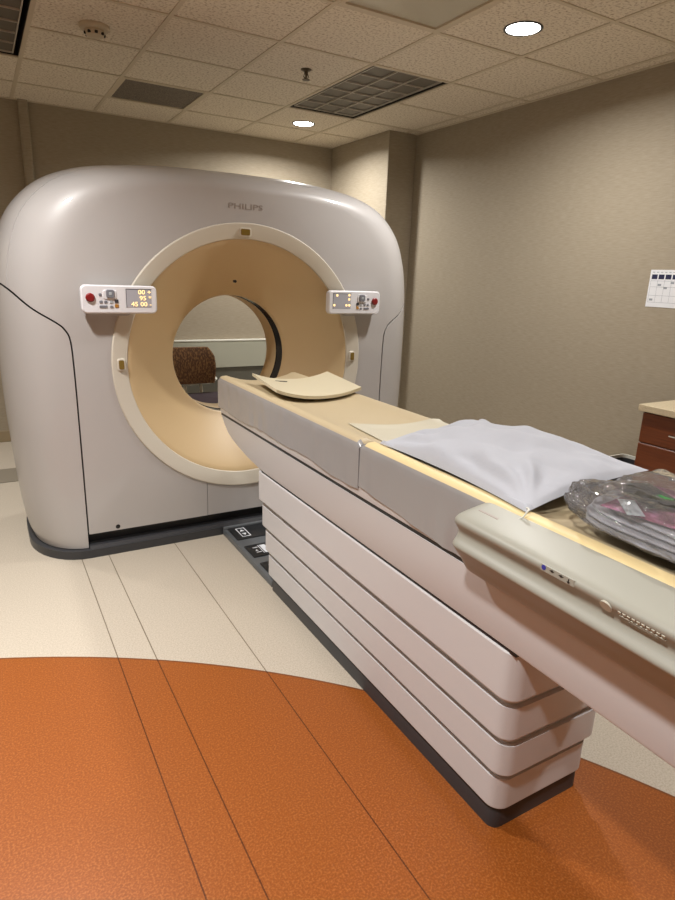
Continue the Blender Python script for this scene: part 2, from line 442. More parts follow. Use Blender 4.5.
def seam_poly(side, grow=0):
    # right-hand border of the lower side cover, seen from the front
    pts = spline([(-.2, 1.52, 0), (0, 1.465, 0), (.11, 1.40, 0), (.21, 1.305, 0), (.31, 1.238, 0), (.345, 1.205, 0), (.366, 1.15, 0), (.372, 1.0, 0), (.374, .76, 0), (.375, .4, 0), (.376, -.1, 0)], 6)
    P = []
    for i, p in enumerate(pts):
        a = pts[max(i-1, 0)]; c = pts[min(i+1, len(pts)-1)]; d = (c-a).normalized(); nrm = Vector((-d.y, d.x, 0))
        q = p+nrm*grow; P.append((q.x, q.y))
    P = [(-.5, P[0][1])]+P+[(-.5, P[-1][1])]
    if side > 0: P = [(2*GX-x, z) for x, z in P]
    return P
def cylb(r, y0, y1): 
    b = bmesh.new(); n = 128
    loft(b, [[(GX+r*math.cos(2*PI*k/n), y, GZ+r*math.sin(2*PI*k/n)) for k in range(n)] for y in (y0, y1)]); return b
def polyb(P, y0, y1):
    b = bmesh.new(); prism(b, P, 'y', y0, y1); return b
YS = 3.385
kick_cut = lambda: B((.376, 3.0, -.1), (2*GX-.376, 3.4, .128))
# fascia
me = boolean(to_mesh(gantry_solid()), [(B((-1, 3, -1), (4, YS, 3)), 'INTERSECT'), (polyb(seam_poly(-1, .008), 2.8, 5), 'DIFFERENCE'), (polyb(seam_poly(1, .008), 2.8, 5), 'DIFFERENCE'),
    (cylb(.738, 2.8, 5), 'DIFFERENCE'), (kick_cut(), 'DIFFERENCE'), (B((1.035, 3.0, .0), (2*GX-1.035, 3.9, .6)), 'DIFFERENCE')])
finish('front_cover', me, 'gantry', gantry, 32)
me = boolean(to_mesh(gantry_solid()), [(B((1.038, 3.0, .129), (2*GX-1.038, YS, .6)), 'INTERSECT'), (cylb(.738, 2.8, 5), 'DIFFERENCE')])
finish('lower_panel', me, 'gantry_low', gantry, 32, 'silver grey panel under the white ring')
me = boolean(to_mesh(gantry_solid()), [(B((-1, YS+.007, -1), (4, 5, 3)), 'INTERSECT'), (polyb(seam_poly(-1, .008), 2.8, 5), 'DIFFERENCE'), (polyb(seam_poly(1, .008), 2.8, 5), 'DIFFERENCE'), (cylb(.738, 2.8, 5), 'DIFFERENCE')])
finish('rear_cover', me, 'gantry', gantry, 32)
for s in (-1, 1):
    me = boolean(to_mesh(gantry_solid()), [(polyb(seam_poly(s, 0), 2.8, 5), 'INTERSECT')])
    finish('side_cover', me, 'gantry', gantry, 32)
me = boolean(to_mesh(gantry_solid(.02)), [(cylb(.737, 2.8, 5), 'DIFFERENCE'), (B((.30, 3.0, -.1), (2*GX-.30, 3.29, .14)), 'DIFFERENCE')])
finish('dark_core', me, 'black', gantry, 32)  # black core added inside the covers so the seam gaps read dark
# white ring, tan cone, tube with the dark window, rear cone
bm = bmesh.new(); lathe_y(bm, [(.738, GY+.06), (.7375, GY-.002), (.732, GY-.008), (.725, GY-.008), (.658, GY+.012), (.653, GY+.02), (.653, GY+.06)], GX, GZ, 128)
obj('bore_ring', bm, 'ring', gantry, 40, 'wide off-white ring around the bore')
def cone(y0, y1, yr):
    pr = [(.655, y0)]
    for k in range(0, 13):
        t = k/12; pr.append((.651-(.651-.362)*t, y0+(y1-y0)*(t**1.12)))
    d = 1 if y1 > y0 else -1
    pr += [(.356, y1+d*.006), (.352, y1+d*.016), (.350, yr)]
    return pr
bm = bmesh.new(); lathe_y(bm, cone(GY+.018, 3.50, 3.535), GX, GZ, 128); obj('bore_cone', bm, 'tan', gantry, 40, 'tan funnel leading into the bore')
bm = bmesh.new(); lathe_y(bm, [(.350, 3.535), (.353, 3.537), (.353, 3.63), (.350, 3.632)], GX, GZ, 128); obj('bore_window', bm, 'slit', gantry, 40, 'dark band inside the bore')
bm = bmesh.new(); lathe_y(bm, [(.350, 3.632), (.350, 3.785)], GX, GZ, 128); obj('bore_tube', bm, 'tan', gantry, 40)
bm = bmesh.new(); lathe_y(bm, [(.350, 3.785), (.36, 3.80), (.45, 3.90), (.64, 4.13), (.738, 4.14), (.738, 4.05)], GX, GZ, 128); obj('rear_cone', bm, 'tan', gantry, 40)
# base: recessed black kick and charcoal plinth
def plan(hx, y0, y1, rx, ry, n=10):
    P = []
    for qx, qy, a0 in ((1, 1, 0), (-1, 1, 90), (-1, -1, 180), (1, -1, 270)):
        for i in range(n+1):
            a = math.radians(a0+90*i/n); ymid = y1-ry if qy > 0 else y0+ry
            P.append((GX+qx*(hx-rx)+rx*math.cos(a), ymid+ry*math.sin(a)))
    return P
bm = bmesh.new(); loft(bm, [[(x, y, z) for x, y in plan(1.180, 3.216, 4.15, .27, .36)] for z in (0, .046)]); 
obj('plinth', bm, 'kick', gantry, 40)
bm = bmesh.new(); prism(bm, [(3.222, .046), (3.232, .064), (3.32, .066), (3.32, .046)], 'x', .38, 2*GX-.38); obj('kick_step', bm, 'kick', gantry, 20)
obj('kick_recess', B((.30, 3.292, .05), (2*GX-.30, 3.36, .14)), 'black', gantry, 0)
# small fittings
def ypanel_rrect(cx, cz, hx, hz, r, y0, y1, bev=.003, n=6):
    b = bmesh.new(); 
    loft(b, [[(x, y, z) for x, z in rrect(cx, cz, hx-i, hz-i, max(r-i, .0005), n)] for y, i in ((y1, 0), (y0+bev, 0), (y0, bev))]); return b
for lx, lz in ((GX-.012, GZ+.689), (GX-.689, GZ+.006), (GX+.689, GZ+.006)):
    vert = abs(lx-GX) > .1
    hx, hz = (.021, .031) if vert else (.034, .024)
    o = obj('laser_window', ypanel_rrect(lx, lz, hx, hz, .012, GY-.006, GY+.01), 'ring', gantry, 40)
    obj('laser_lens', ypanel_rrect(lx, lz, hx-.008, hz-.008, .007, GY-.0085, GY-.004, .001), 'laser', o, 40, 'olive brown lens')
bm2 = bmesh.new(); lathe_y(bm2, [(.0001, GY-.002), (.012, GY-.001), (.012, GY+.01)], .531, .148, 20); obj('screw_cap', bm2, 'black', gantry, 40)
bm = bmesh.new(); cy_ = 3.318; lathe_y(bm, [(.0001, cy_-.002), (.008, cy_), (.008, cy_+.02)], 1.250, 1.456, 16); obj('microphone_hole', bm, 'black', gantry, 40)
MT = lambda x, y, z: Matrix.Translation((x, y, z)) @ Matrix.Rotation(PI/2, 4, 'X')
M['brand'] = mat('faded_letters', srgb(150, 143, 138), .4)
obj('brand_lettering', text_bm('PHILIPS', .040, MT(1.282, GY-.0006, 1.838), .001, 'CENTER', 1.55), 'brand', gantry, 0, 'faded grey raised maker lettering above the bore')

def control_panel(cx, mirror):
    s = -1 if mirror else 1; cz = 1.356; y0 = GY-.062
    p = obj('control_panel', ypanel_rrect(cx, cz, .178, .067, .024, y0, y0+.036, .006), 'panel', gantry, 40,
            'white control panel at the %s of the bore' % ('right' if mirror else 'left'))
    b = bmesh.new(); prism(b, rrect(cx-s*.05, cz-.012, .11, .068, .03), 'y', y0+.034, GY+.01)
    obj('panel_bracket', b, 'gantry', p, 40)
    X = lambda d: cx+s*d
    b = ypanel_rrect(X(.09), cz+.006, .060, .043, .003, y0-.001, y0+.004, .0005); obj('screen', b, 'screen', p, 40, 'grey display'); sc = p
    b = bmesh.new()
    box(b, (X(.09)-.062, y0-.0016, cz+.049), (X(.09)+.062, y0+.002, cz+.052)); box(b, (X(.09)-.062, y0-.0016, cz-.038), (X(.09)-.060, y0+.002, cz+.05))
    obj('screen_bezel', b, 'dgrey', p, 0)
    if not mirror:
        for txt, dz in (('00 +', .036), ('95 *', .007), ('45 00 -', -.022)):
            obj('screen_digits', text_bm(txt, .030, MT(X(.150), y0-.0022, cz+dz), .0004, 'RIGHT', 1.15), 'digit', sc, 0, 'lit amber characters')
    else:
        for dx, dz in ((-.034, .034), (.048, .036), (.048, .012), (.03, -.022), (.05, -.022), (-.052, -.022)):
            obj('screen_light', ypanel_rrect(cx-.09+dx, cz+.006+dz, .006, .006, .002, y0-.002, y0, .0005), 'digit', sc, 0, 'lit amber mark')
    b = bmesh.new(); lathe_y(b, [(.0001, y0-.012), (.016, y0-.011), (.021, y0-.006), (.021, y0+.002)], X(-.138), cz+.008, 28); r_ = obj('stop_button', b, 'red', p, 40, 'round red button')
    b = ypanel_rrect(X(-.048), cz+.023, .032, .022, .012, y0-.004, y0+.004, .002); pad = obj('joystick_surround', b, 'panel', p, 40)
    b = ypanel_rrect(X(-.046), cz+.027, .019, .019, .008, y0-.010, y0-.002, .002); obj('joystick', b, 'grey', p, 40, 'grey square rocker')
    b = ypanel_rrect(X(-.046), cz+.027, .007, .007, .003, y0-.0115, y0-.009, .001); obj('joystick_centre', b, 'palegrey', p, 40)
    keys = [(-.092, .022, 'grey', .006), (-.09, -.012, 'grey', .007), (-.068, -.012, 'grey', .007), (-.042, -.012, 'palegrey', .007), (-.018, -.008, 'dgrey', .009), (-.08, -.034, 'grey', .018), (-.042, -.034, 'grey', .007), (-.018, -.030, 'amberkey', .009)]
    for dx, dz, mm, hw in keys:
        obj('key', ypanel_rrect(X(dx), cz+dz, hw, .006 if mm in ('grey', 'palegrey') else .008, .002, y0-.003, y0+.002, .001), mm, p, 40)
control_panel(.603, False); control_panel(1.948, True)

# ------------------------------------------------------------------ floor foot plate
fp = thing('foot_control_plate', 'grey floor plate with black foot switches between the scanner and the table base', 'foot control', (1.29, 2.9, 0))
obj('plate', B((1.116, 2.50, 0), (1.464, 3.213, .036), .006, 2), 'steel', fp, 30)
for y0, y1 in ((3.02, 3.19), (2.775, 2.925), (2.56, 2.70)):
    pd = obj('foot_switch', B((1.136, y0, .03), (1.444, y1, .043), .004, 2), 'pad', fp, 30, 'black rubber foot switch with white pictogram')
    b = bmesh.new(); z0, z1 = .0425, .0438; ym = (y0+y1)/2
    if y0 > 3:
        for a, c in (((1.175, ym-.062), (1.229, ym-.056)), ((1.175, ym+.056), (1.229, ym+.062)), ((1.175, ym-.056), (1.180, ym+.056)), ((1.224, ym-.056), (1.229, ym+.056))): box(b, (a[0], a[1], z0), (c[0], c[1], z1))
        for s in (-1, 1): loft(b, [[(1.188, ym+s*.014, z), (1.216, ym+s*.014, z), (1.202, ym+s*.04, z)] for z in (z0, z1)])
    else:
        box(b, (1.215, ym-.05, z0), (1.247, ym+.05, z1)); box(b, (1.205, ym-.05, z0), (1.209, ym+.05, z1))
        for s in (-1, 1): box(b, (1.17, ym+s*.03-.004, z0), (1.198, ym+s*.03+.004, z1)); box(b, (1.262, ym+s*.03-.004, z0), (1.29, ym+s*.03+.004, z1))
        loft(b, [[(1.17, ym-.012, z), (1.19, ym-.012, z), (1.18, ym+.006, z)] for z in (z0, z1)])
    obj('pictogram', b, 'icon', pd, 0)
obj('edge_bar', B((1.118, 3.194, .034), (1.462, 3.213, .05), .004, 2), 'steel', fp, 30)

# ------------------------------------------------------------------ patient table
table = thing('patient_table', 'long white and silver scanner table with a stepped base and beige mattress', 'patient table', (GX, 1.7, 0))
def tier(hw, yn, yf, z0, z1, name='base_tier', m='table', inset=.013, band=.032, r=.045):
    b = bmesh.new(); lev = [(z0, .003), (z0+.0005, .001), (z0+.002, 0), (z0+.004, 0), (z1-band, 0), (z1-band+.001, inset), (z1, inset)] if inset else [(z0, .008), (z0+.001, .003), (z0+.004, .0005), (z0+.007, 0), (z0+.009, 0), (z1-.006, 0), (z1-.004, 0), (z1, .003)]
    ym, hl = (yn+yf)/2, (yf-yn)/2
    loft(b, [[(x, y, z) for x, y in rrect(GX, ym, hw-i, hl-i, max(r-i, .004), 7)] for z, i in lev])
    return obj(name, b, m, table, 35)
b = bmesh.new(); loft(b, [[(x, y, z) for x, y in rrect(GX, 1.72, .180-i, .78-i, .03, 5)] for z, i in ((0, 0), (.05, 0), (.06, .004), (.078, .01))]); obj('plinth', b, 'kick', table, 35, 'charcoal plinth')
tier(.188, .929, 2.54, .074, .208); tier(.200, .914, 2.552, .206, .336); tier(.212, .909, 2.564, .333, .466); tier(.226, .898, 2.575, .463, .606, inset=0, r=.045)
# support block with an upswept far end
side = [(.05, .614), (2.50, .612), (2.56, .616), (2.70, .630), (2.81, .649), (2.90, .667), (2.965, .688), (3.02, .722), (3.055, .752), (3.068, .768), (.05, .768)]
b = bmesh.new(); rings = []
for x, ins in ((GX-.225, .01), (GX-.221, .002), (GX-.213, 0), (GX+.213, 0), (GX+.221, .002), (GX+.225, .01)):
    cyy, czz = 1.6, .693
    rings.append([(x, y-(ins if y > 2.4 else 0), z+(ins if z < .76 else 0)) for y, z in side])
loft(b, rings); obj('support_beam', b, 'table', table, 30)
obj('support_gap', B((GX-.2205, .905, .604), (GX+.2205, 2.52, .6125)), 'black', table, 0)
b = bmesh.new(); box(b, (GX-.2225, .05, .7665), (GX+.2225, 3.066, .781)); obj('gap_strip', b, 'black', table, 0)
obj('tabletop', B((GX-.2255, .05, .779), (GX+.2255, 3.075, .925), .006, 2), 'table', table, 30)
# mattress sections
def zb(y):      # wavy lower hem
    return .808+.009*math.sin(y*9.3+.7)*math.sin(y*4.1)+0
def mattress_section(y0, y1, seed, hem, edge):
    b = bmesh.new(); n = 70; rings = []
    tops = [(-1+2*k/16) for k in range(17)]
    for i in range(n+1):
        y = y0+(y1-y0)*i/n; e = min((y-y0), (y1-y))
        endr = .012*max(0, 1-e/.02)**2
        ring = []
        bot = hem(y)
        wv = lambda z, s: .0035*noise.noise(Vector((s*3, y*16, z*5+seed)))+.002*noise.noise(Vector((s*5, y*45, z*3)))
        for z in (bot, bot+.004, .86, .90, .93, .952): ring.append((GX-.232+wv(z, 1)*(1 if z > bot+.01 else 1.4), y, z))
        ring += [(GX-.2285, y, .966-endr), (GX-.222, y, .973-endr), (GX-.214, y, .976-endr), (GX-.19, y, .977-endr)]
        for t in tops[1:-1]:
            x = t*.188; z = .944+.031*abs(t)**2.4-endr+.0025*noise.noise(Vector((x*9, y*5, seed)))
            ring.append((GX+x, y, z))
        ring += [(GX+.19, y, .977-endr), (GX+.214, y, .976-endr), (GX+.222, y, .973-endr), (GX+.2285, y, .966-endr)]
        for z in (.952, .93, .90, .86, bot+.004, bot): ring.append((GX+.232-wv(z, 2), y, z))
        rings.append(ring)
    R = loft(b, rings, True, True)
    for f in b.faces:
        c = f.calc_center_median(); f.material_index = 0
        if len(f.verts) > 4: continue
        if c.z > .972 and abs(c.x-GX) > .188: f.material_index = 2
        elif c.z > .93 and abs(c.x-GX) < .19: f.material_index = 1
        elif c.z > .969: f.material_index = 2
    return obj('mattress', b, ['vinyl', 'mattress', edge], table, 60)
mattress_section(1.660, 3.085, 3, zb, 'mattress')
mattress_section(.06, 1.654, 9, lambda y: .784+.035*max(0, (y-1.2)/.45), 'lit_rim')
# side rail along the near half
prof = [(p.x, p.y) for p in spline([(1.068, .971, 0), (1.03, .966, 0), (.985, .9585, 0), (.965, .953, 0), (.955, .945, 0), (.955, .935, 0), (.964, .921, 0), (.971, .907, 0), (.966, .894, 0), (.957, .884, 0), (.954, .876, 0), (.958, .868, 0), (.972, .850, 0), (.990, .826, 0), (1.002, .806, 0), (1.016, .792, 0), (1.045, .788, 0), (1.068, .788, 0)], 3)]
b = bmesh.new(); rings = []
for y, k in ((.05, 0), (.9, 0), (1.03, 0), (1.046, .04), (1.056, .14), (1.061, .30)):
    rings.append([(x+(1.075-x)*k*.5, y, z+(.88-z)*k*.28) for x, z in prof])
loft(b, rings); rail = obj('side_rail', b, 'rail', table, 85, 'glossy grey green plastic rail along the side of the near half')
# slot shadow put on the flange as a browner strip, sticker and embossed emblem
obj('rail_slot_shadow', B((1.012, .965, .9595), (1.034, 1.030, .9645), .001, 1), 'slotshade', rail, 30)
def on_rail(y, d):      # point on the slanting face between the top edge and the recess
    return None
b = bmesh.new(); box(b, (.9532, .690, .934), (.9562, .775, .949), .0006, 1); obj('sticker', b, 'rail', rail, 0, 'small label with a blue dot and arrows')
b = bmesh.new()
def xdisc(bm, x, y, z, r, n=20, th=.0012):
    loft(bm, [[(x+t, y+r*math.cos(2*PI*k/n), z+r*math.sin(2*PI*k/n)) for k in range(n)] for t in (0, th)])
xdisc(b, .9524, .766, .943, .0055); obj('sticker_dot', b, 'blue', rail, 0, 'blue dot')
b = bmesh.new()
for y in (.745, .722):
    loft(b, [[(x, y+.006, .9435), (x, y-.002, .9465), (x, y-.002, .9405)] for x in (.9524, .9536)]); box(b, (.9524, y-.006, .9428), (.9536, y-.002, .9442))
box(b, (.9524, .702, .938), (.9536, .704, .946)); loft(b, [[(x, .699, .940), (x, .707, .940), (x, .703, .936)] for x in (.9524, .9536)])
obj('sticker_arrows', b, 'black', rail, 0, 'black arrow marks')
RC = Vector((.9568, 0, .9300)); RV = Vector((-.474, 0, .880)); RN = Vector((-.880, 0, -.474))
b = bmesh.new()
loft(b, [[RC+Vector((0, .618+.013*math.cos(2*PI*k/28), 0))+RV*.012*math.sin(2*PI*k/28)+RN*t for k in range(28)] for t in (-.003, .0012)])
obj('emblem', b, 'emblem', rail, 30, 'round embossed emblem')
b = bmesh.new()
def strip(y0, y1, d, h):
    loft(b, [[RC+Vector((0, y, 0))+RV*(d+q)+RN*t for y, q in ((y0, -h), (y1, -h), (y1, h), (y0, h))] for t in (-.003, .0008)])
strip(.500, .590, -.006, .0008); strip(.515, .572, -.0105, .0006)
for k in range(10): strip(.592-k*.0095-.006, .592-k*.0095, .002, .0028)
obj('emblem_lettering', b, 'emblem', rail, 0, 'faint embossed lettering lines')

# curved board at the head end
def arc_board():
    b = bmesh.new(); hw, hl, th = .205, .235, .014; n = 16
    rot = Matrix.Rotation(math.radians(-9), 4, 'Z'); c = Vector((1.345, 2.64, 0))
    top, bot = [], []
    for i in range(n+1):
        x = -hw+2*hw*i/n; u = x/hw; z = .968+.036*abs(u)**2.2
        top.append((x, z+th*.5)); bot.append((x, z-th*.5))
    sec = top+bot[::-1]
    rings = []
    for y, k in ((-hl, .4), (-hl+.005, 0), (0, 0), (hl-.005, 0), (hl, .4)):
        rings.append([c+rot @ Vector((x*(1-.01*k), y, z)) for x, z in sec])
    loft(b, rings); return b, rot, c
b, rot, c = arc_board()
bd = thing('curved_head_board', 'cream curved positioning board lying across the far end of the mattress', 'positioning board', (1.345, 2.64, .955))
obj('board', b, 'board', bd, 40)
b = bmesh.new()
for p in [(0, 0)]:
    q = [c+rot @ Vector((-.078+dx, .149+dy, 0)) for dx, dy in rrect(0, 0, .036, .009, .0085, 5)]
    loft(b, [[(v.x, v.y, z+.036*abs((v.x-1.345)/.205)**2.2) for v in q] for z in (.972, .9785)])
obj('hand_slot', b, 'dark', bd, 30, 'dark oval hand slot')

# white sheet edge under the pillow
def mat_z(x): return .944+.031*min(1, abs(x-GX)/.188)**2.4
b = bmesh.new(); n = 30; G = {}
for i in range(n+1):
    for j in range(n+1):
        u, v = i/n, j/n
        a = Vector((1.205, 1.98, 0)).lerp(Vector((1.50, 1.80, 0)), u); c_ = Vector((1.135, 1.45, 0)).lerp(Vector((1.50, 1.45, 0)), u)
        p = a.lerp(c_, v); fold = .007*math.exp(-((v-.04)/.05)**2)+.006*math.exp(-((v-.42-.2*u)/.05)**2)+.004*math.exp(-((v-.75)/.07)**2)
        G[i, j] = b.verts.new((p.x, p.y, mat_z(p.x)+.0055+fold*min(1, u*4+.1)))
for i in range(n):
    for j in range(n): b.faces.new((G[i, j], G[i+1, j], G[i+1, j+1], G[i, j+1]))
for q in G.values(): pass
H_ = {k: b.verts.new((v.co.x, v.co.y, v.co.z-.002)) for k, v in G.items()}
for i in range(n):
    for j in range(n): b.faces.new((H_[i, j], H_[i, j+1], H_[i+1, j+1], H_[i+1, j]))
    for a, c_ in (((i, 0), (i+1, 0)), ((i, n), (i+1, n)), ((0, i), (0, i+1)), ((n, i), (n, i+1))): b.faces.new((G[a], H_[a], H_[c_], G[c_]))
M['sheet'] = mat('white_sheet', srgb(190, 184, 164), .6)
tag(obj('folded_sheet', b, 'sheet', None, 60), 'off-white creased sheet poking out from under the pillow', 'sheet')

# ------------------------------------------------------------------ pillow
def pillow():
    A, Bc, Cc, D = Vector((1.10, 1.60, .980)), Vector((1.078, .938, .980)), Vector((1.565, .955, 1.018)), Vector((1.56, 1.66, .990))
    n = 72; b = bmesh.new(); top, bot = {}, {}
    for i in range(n+1):
        for j in range(n+1):
            u, v = i/n, j/n       # u along the length, v across
            eu, ev = math.sin(PI*u), math.sin(PI*v)
            pin = .05*(1-abs(2*u-1)**2)*(abs(2*v-1)**3) ; pin2 = .04*(1-abs(2*v-1)**2)*(abs(2*u-1)**3)
            uu = u+(pin2 if u < .5 else -pin2)*.8; vv = v+(pin if v < .5 else -pin)*.8
            p = (A*(1-uu)+Bc*uu)*(1-vv)+(D*(1-uu)+Cc*uu)*vv
            prof_ = max(0, eu*ev); h = .104*prof_**.5
            w = noise.noise(Vector((u*3.1+vv*2, v*2.3, 4)))*.014+noise.noise(Vector((u*8, v*6+u*4, 1)))*.008
            for (cu, cv, s0) in ((1, 0, 1.0), (0, 0, .7), (1, 1, .6), (0, 1, .6)):     # creases running out of the corners
                du, dv = abs(u-cu), abs(v-cv); rr = math.hypot(du, dv); an = math.atan2(dv, du+1e-6)
                w += s0*.010*math.sin(an*11+cu*2+noise.noise(Vector((rr*4, an*2, 7)))*2.5)*math.exp(-((rr-.20)/.16)**2)
            w += .009*(abs(noise.noise(Vector((u*4.5-v*2.5, v*3.5+u*1.5, 11))))*2-.5)
            edge = min(1, prof_*4)
            pt = p.copy(); pt.z += .80*h+w*edge+(.0)
            pb = p.copy(); pb.z = max(p.z-.24*h, .958+.031*min(1, abs((p.x-GX)/.188))**2.4+.004) if abs(p.x-GX) < .23 else p.z-.02*edge
            if min(i, j, n-i, n-j) == 0: pt = p.copy()
            top[i, j] = b.verts.new(pt)
            bot[i, j] = top[i, j] if min(i, j, n-i, n-j) == 0 else b.verts.new(pb)
    for i in range(n):
        for j in range(n):
            b.faces.new((top[i, j], top[i+1, j], top[i+1, j+1], top[i, j+1]))
            f = [bot[i, j], bot[i, j+1], bot[i+1, j+1], bot[i+1, j]]
            if len({q for q in f} | set((top[i, j], top[i+1, j], top[i+1, j+1], top[i, j+1]))) > 4: 
                try: b.faces.new(f)
                except ValueError: pass
    return b
pl = thing('pillow', 'plump white pillow lying on the table mattress', 'pillow', (1.32, 1.28, .965))
obj('pillowcase', pillow(), 'pillow', pl, 80)
b = bmesh.new(); tube(b, spline([(1.082, .942, .990), (1.070, .925, .994), (1.062, .925, .985), (1.058, .932, .972), (1.052, .948, .962)], 5), .0022, 6); obj('tie_string', b, 'white', pl, 60, 'thin white string at the corner')

# ------------------------------------------------------------------ bag with contents
def blob(b, cx, cy, cz, hx, hy, h, n=40, m=18, amp=.012, seed=0, pw=2.6):
    rings = []
    for j in range(m+1):
        ph = PI*(j/m)-PI/2; r = max(.02, max(0, math.cos(ph))**(.5 if ph > 0 else .22)); z = math.sin(ph)
        ring = []
        for i in range(n):
            a = 2*PI*i/n; ca, sa = math.cos(a), math.sin(a)
            k = (abs(ca)**pw+abs(sa)**pw)**(-1/pw)
            x = cx+hx*k*ca*r; y = cy+hy*k*sa*r; zz = cz+h*(.5+.5*z)
            vd = noise.voronoi(Vector((x*15, y*15, zz*22+seed)))[0]; v2 = noise.voronoi(Vector((x*37, y*37, zz*50+seed)))[0]
            d = amp*(noise.noise(Vector((x*9, y*9, zz*9+seed)))+1.2*(min(vd[1]-vd[0], .6)-.25)+.5*(min(v2[1]-v2[0], .6)-.25))
            ring.append((x+d*ca, y+d*sa, max(zz+d*(.5+.5*z), cz)))
        rings.append(ring)
    loft(b, rings)
BX, BY, BZ = 1.315, .60, .981
def flat_band(b, path, w, th):
    """belt that stands on edge along a path"""
    rings = []; P = [Vector(p) for p in path]
    for i, p in enumerate(P):
        t = (P[min(i+1, len(P)-1)]-P[max(i-1, 0)]).normalized(); a = Vector((-t.y, t.x, 0)).normalized()
        rings.append([p+a*th-Vector((0, 0, w)), p+a*th+Vector((0, 0, w)), p-a*th+Vector((0, 0, w)), p-a*th-Vector((0, 0, w))])
    loft(b, rings)
PW = 3.4
for k, (z, off, lab) in enumerate(((.9895, .0, 'grey strap coiled in the clear bag, bottom layer'), (1.001, .006, 'grey strap coiled in the clear bag, second layer up'), (1.0125, .013, 'grey strap coiled in the clear bag, third layer up'), (1.024, .022, 'grey strap coiled in the clear bag, topmost layer'))):
    b = bmesh.new(); pts = []
    for i in range(40):
        a = 2*PI*i/40; r = 1+.05*math.sin(3*a+k)
        pts.append((a, r))
    rings = []
    for a, r in pts:
        ca, sa = math.cos(a), math.sin(a); q = (abs(ca)**PW+abs(sa)**PW)**(-1/PW)
        hx, hy = .178-off, .278-off
        c0 = Vector((BX+hx*q*r*ca, BY+hy*q*r*sa, z+.0012*math.sin(5*a))); d = Vector((ca, sa, 0))
        rings.append([c0-d*.055+Vector((0, 0, -.004)), c0+Vector((0, 0, -.0042)), c0+d*.003, c0+Vector((0, 0, .0042)), c0-d*.055+Vector((0, 0, .004))])
    rings.append(rings[0])
    R = [[b.verts.new(p) for p in q] for q in rings[:-1]]; R.append(R[0])
    for i in range(40):
        for j in range(5): b.faces.new((R[i][j], R[i][(j+1) % 5], R[i+1][(j+1) % 5], R[i+1][j]))
    tag(obj('strap', b, 'strap', None, 40), lab, 'strap', 'grey straps in the clear bag')
def crumple(b, cx, cy, z0, hx, hy, h, rotz, amp, seed, n=18):
    rot = Matrix.Rotation(rotz, 3, 'Z'); top, bot = {}, {}
    for i in range(n+1):
        for j in range(n+1):
            x, y = (2*i/n-1), (2*j/n-1); e = (1-abs(x)**4)*(1-abs(y)**4)
            d = amp*noise.noise(Vector((x*2.4, y*2.4, seed)))+amp*.5*noise.noise(Vector((x*6, y*6, seed+3)))
            p = rot @ Vector((x*hx, y*hy, 0))+Vector((cx, cy, z0))
            top[i, j] = b.verts.new(p+Vector((0, 0, .5*h+.5*h*e+d*e))); bot[i, j] = b.verts.new(p+Vector((0, 0, .4*h-.4*h*e)))
    for i in range(n):
        for j in range(n):
            b.faces.new((top[i, j], top[i+1, j], top[i+1, j+1], top[i, j+1])); b.faces.new((bot[i, j], bot[i, j+1], bot[i+1, j+1], bot[i+1, j]))
    for i in range(n):
        for a, c in (((i, 0), (i+1, 0)), ((i, n), (i+1, n)), ((0, i), (0, i+1)), ((n, i), (n, i+1))):
            b.faces.new((top[a], bot[a], bot[c], top[c]))
b = bmesh.new(); crumple(b, 1.30, .655, 1.031, .125, .165, .011, .15, .006, 2, 26); tag(obj('folded_cloth', b, 'maroon', None, 60), 'crumpled maroon cloth inside the clear bag', 'cloth')
b = bmesh.new(); crumple(b, 1.285, .775, 1.046, .05, .085, .006, -.45, .005, 8); tag(obj('packet', b, 'packet', None, 40), 'glossy black and green packet on top inside the clear bag', 'packet')
b = bmesh.new(); crumple(b, 1.18, .745, 1.044, .018, .05, .004, -.75, .004, 5)
tag(obj('grey_strip', b, 'palegrey', None, 60), 'pale grey folded strip beside the maroon cloth in the bag', 'strip')
b = bmesh.new(); blob(b, BX+.008, BY+.005, BZ, .222, .334, .078, 170, 56, .014, 3, 3.6)
tag(obj('plastic_bag', b, 'film', None, 24), 'crumpled clear plastic bag of grey straps beside the pillow', 'bag')

# ------------------------------------------------------------------ cabinet, bin, chart
cab = thing('base_cabinet', 'cherry wood drawer cabinet with chrome pulls against the right wall', 'cabinet', (3.31, 1.5, 0))
CX = 3.065
obj('body', B((CX+.02, .9, .1), (XR-.013, 1.965, .862)), 'wood', cab, 0)
obj('toe_kick', B((CX+.07, .92, 0), (XR-.013, 1.95, .1)), 'dark', cab, 0)
for z0, z1, hz in ((.693, .855, .768), (.41, .687, .60), (.11, .404, .32)):
    for y0, y1 in ((1.435, 1.962), (.903, 1.43)):
        d = obj('drawer', B((CX, y0, z0), (CX+.02, y1, z1), .002, 1), 'wood', cab, 20)
        if hz > .7:
            ym = (y0+y1)/2+.03; b = bmesh.new()
            tube(b, [(CX, ym-.05, hz), (CX-.03, ym-.05, hz), (CX-.03, ym+.05, hz), (CX, ym+.05, hz)], .005, 8); obj('pull', b, 'chrome', d, 40, 'chrome bar pull')
tag(obj('countertop', B((CX-.022, .88, .8625), (XR-.001, 1.982, .899), .004, 2), 'stone', None, 20), 'beige speckled countertop on the cherry wood cabinet', 'countertop')
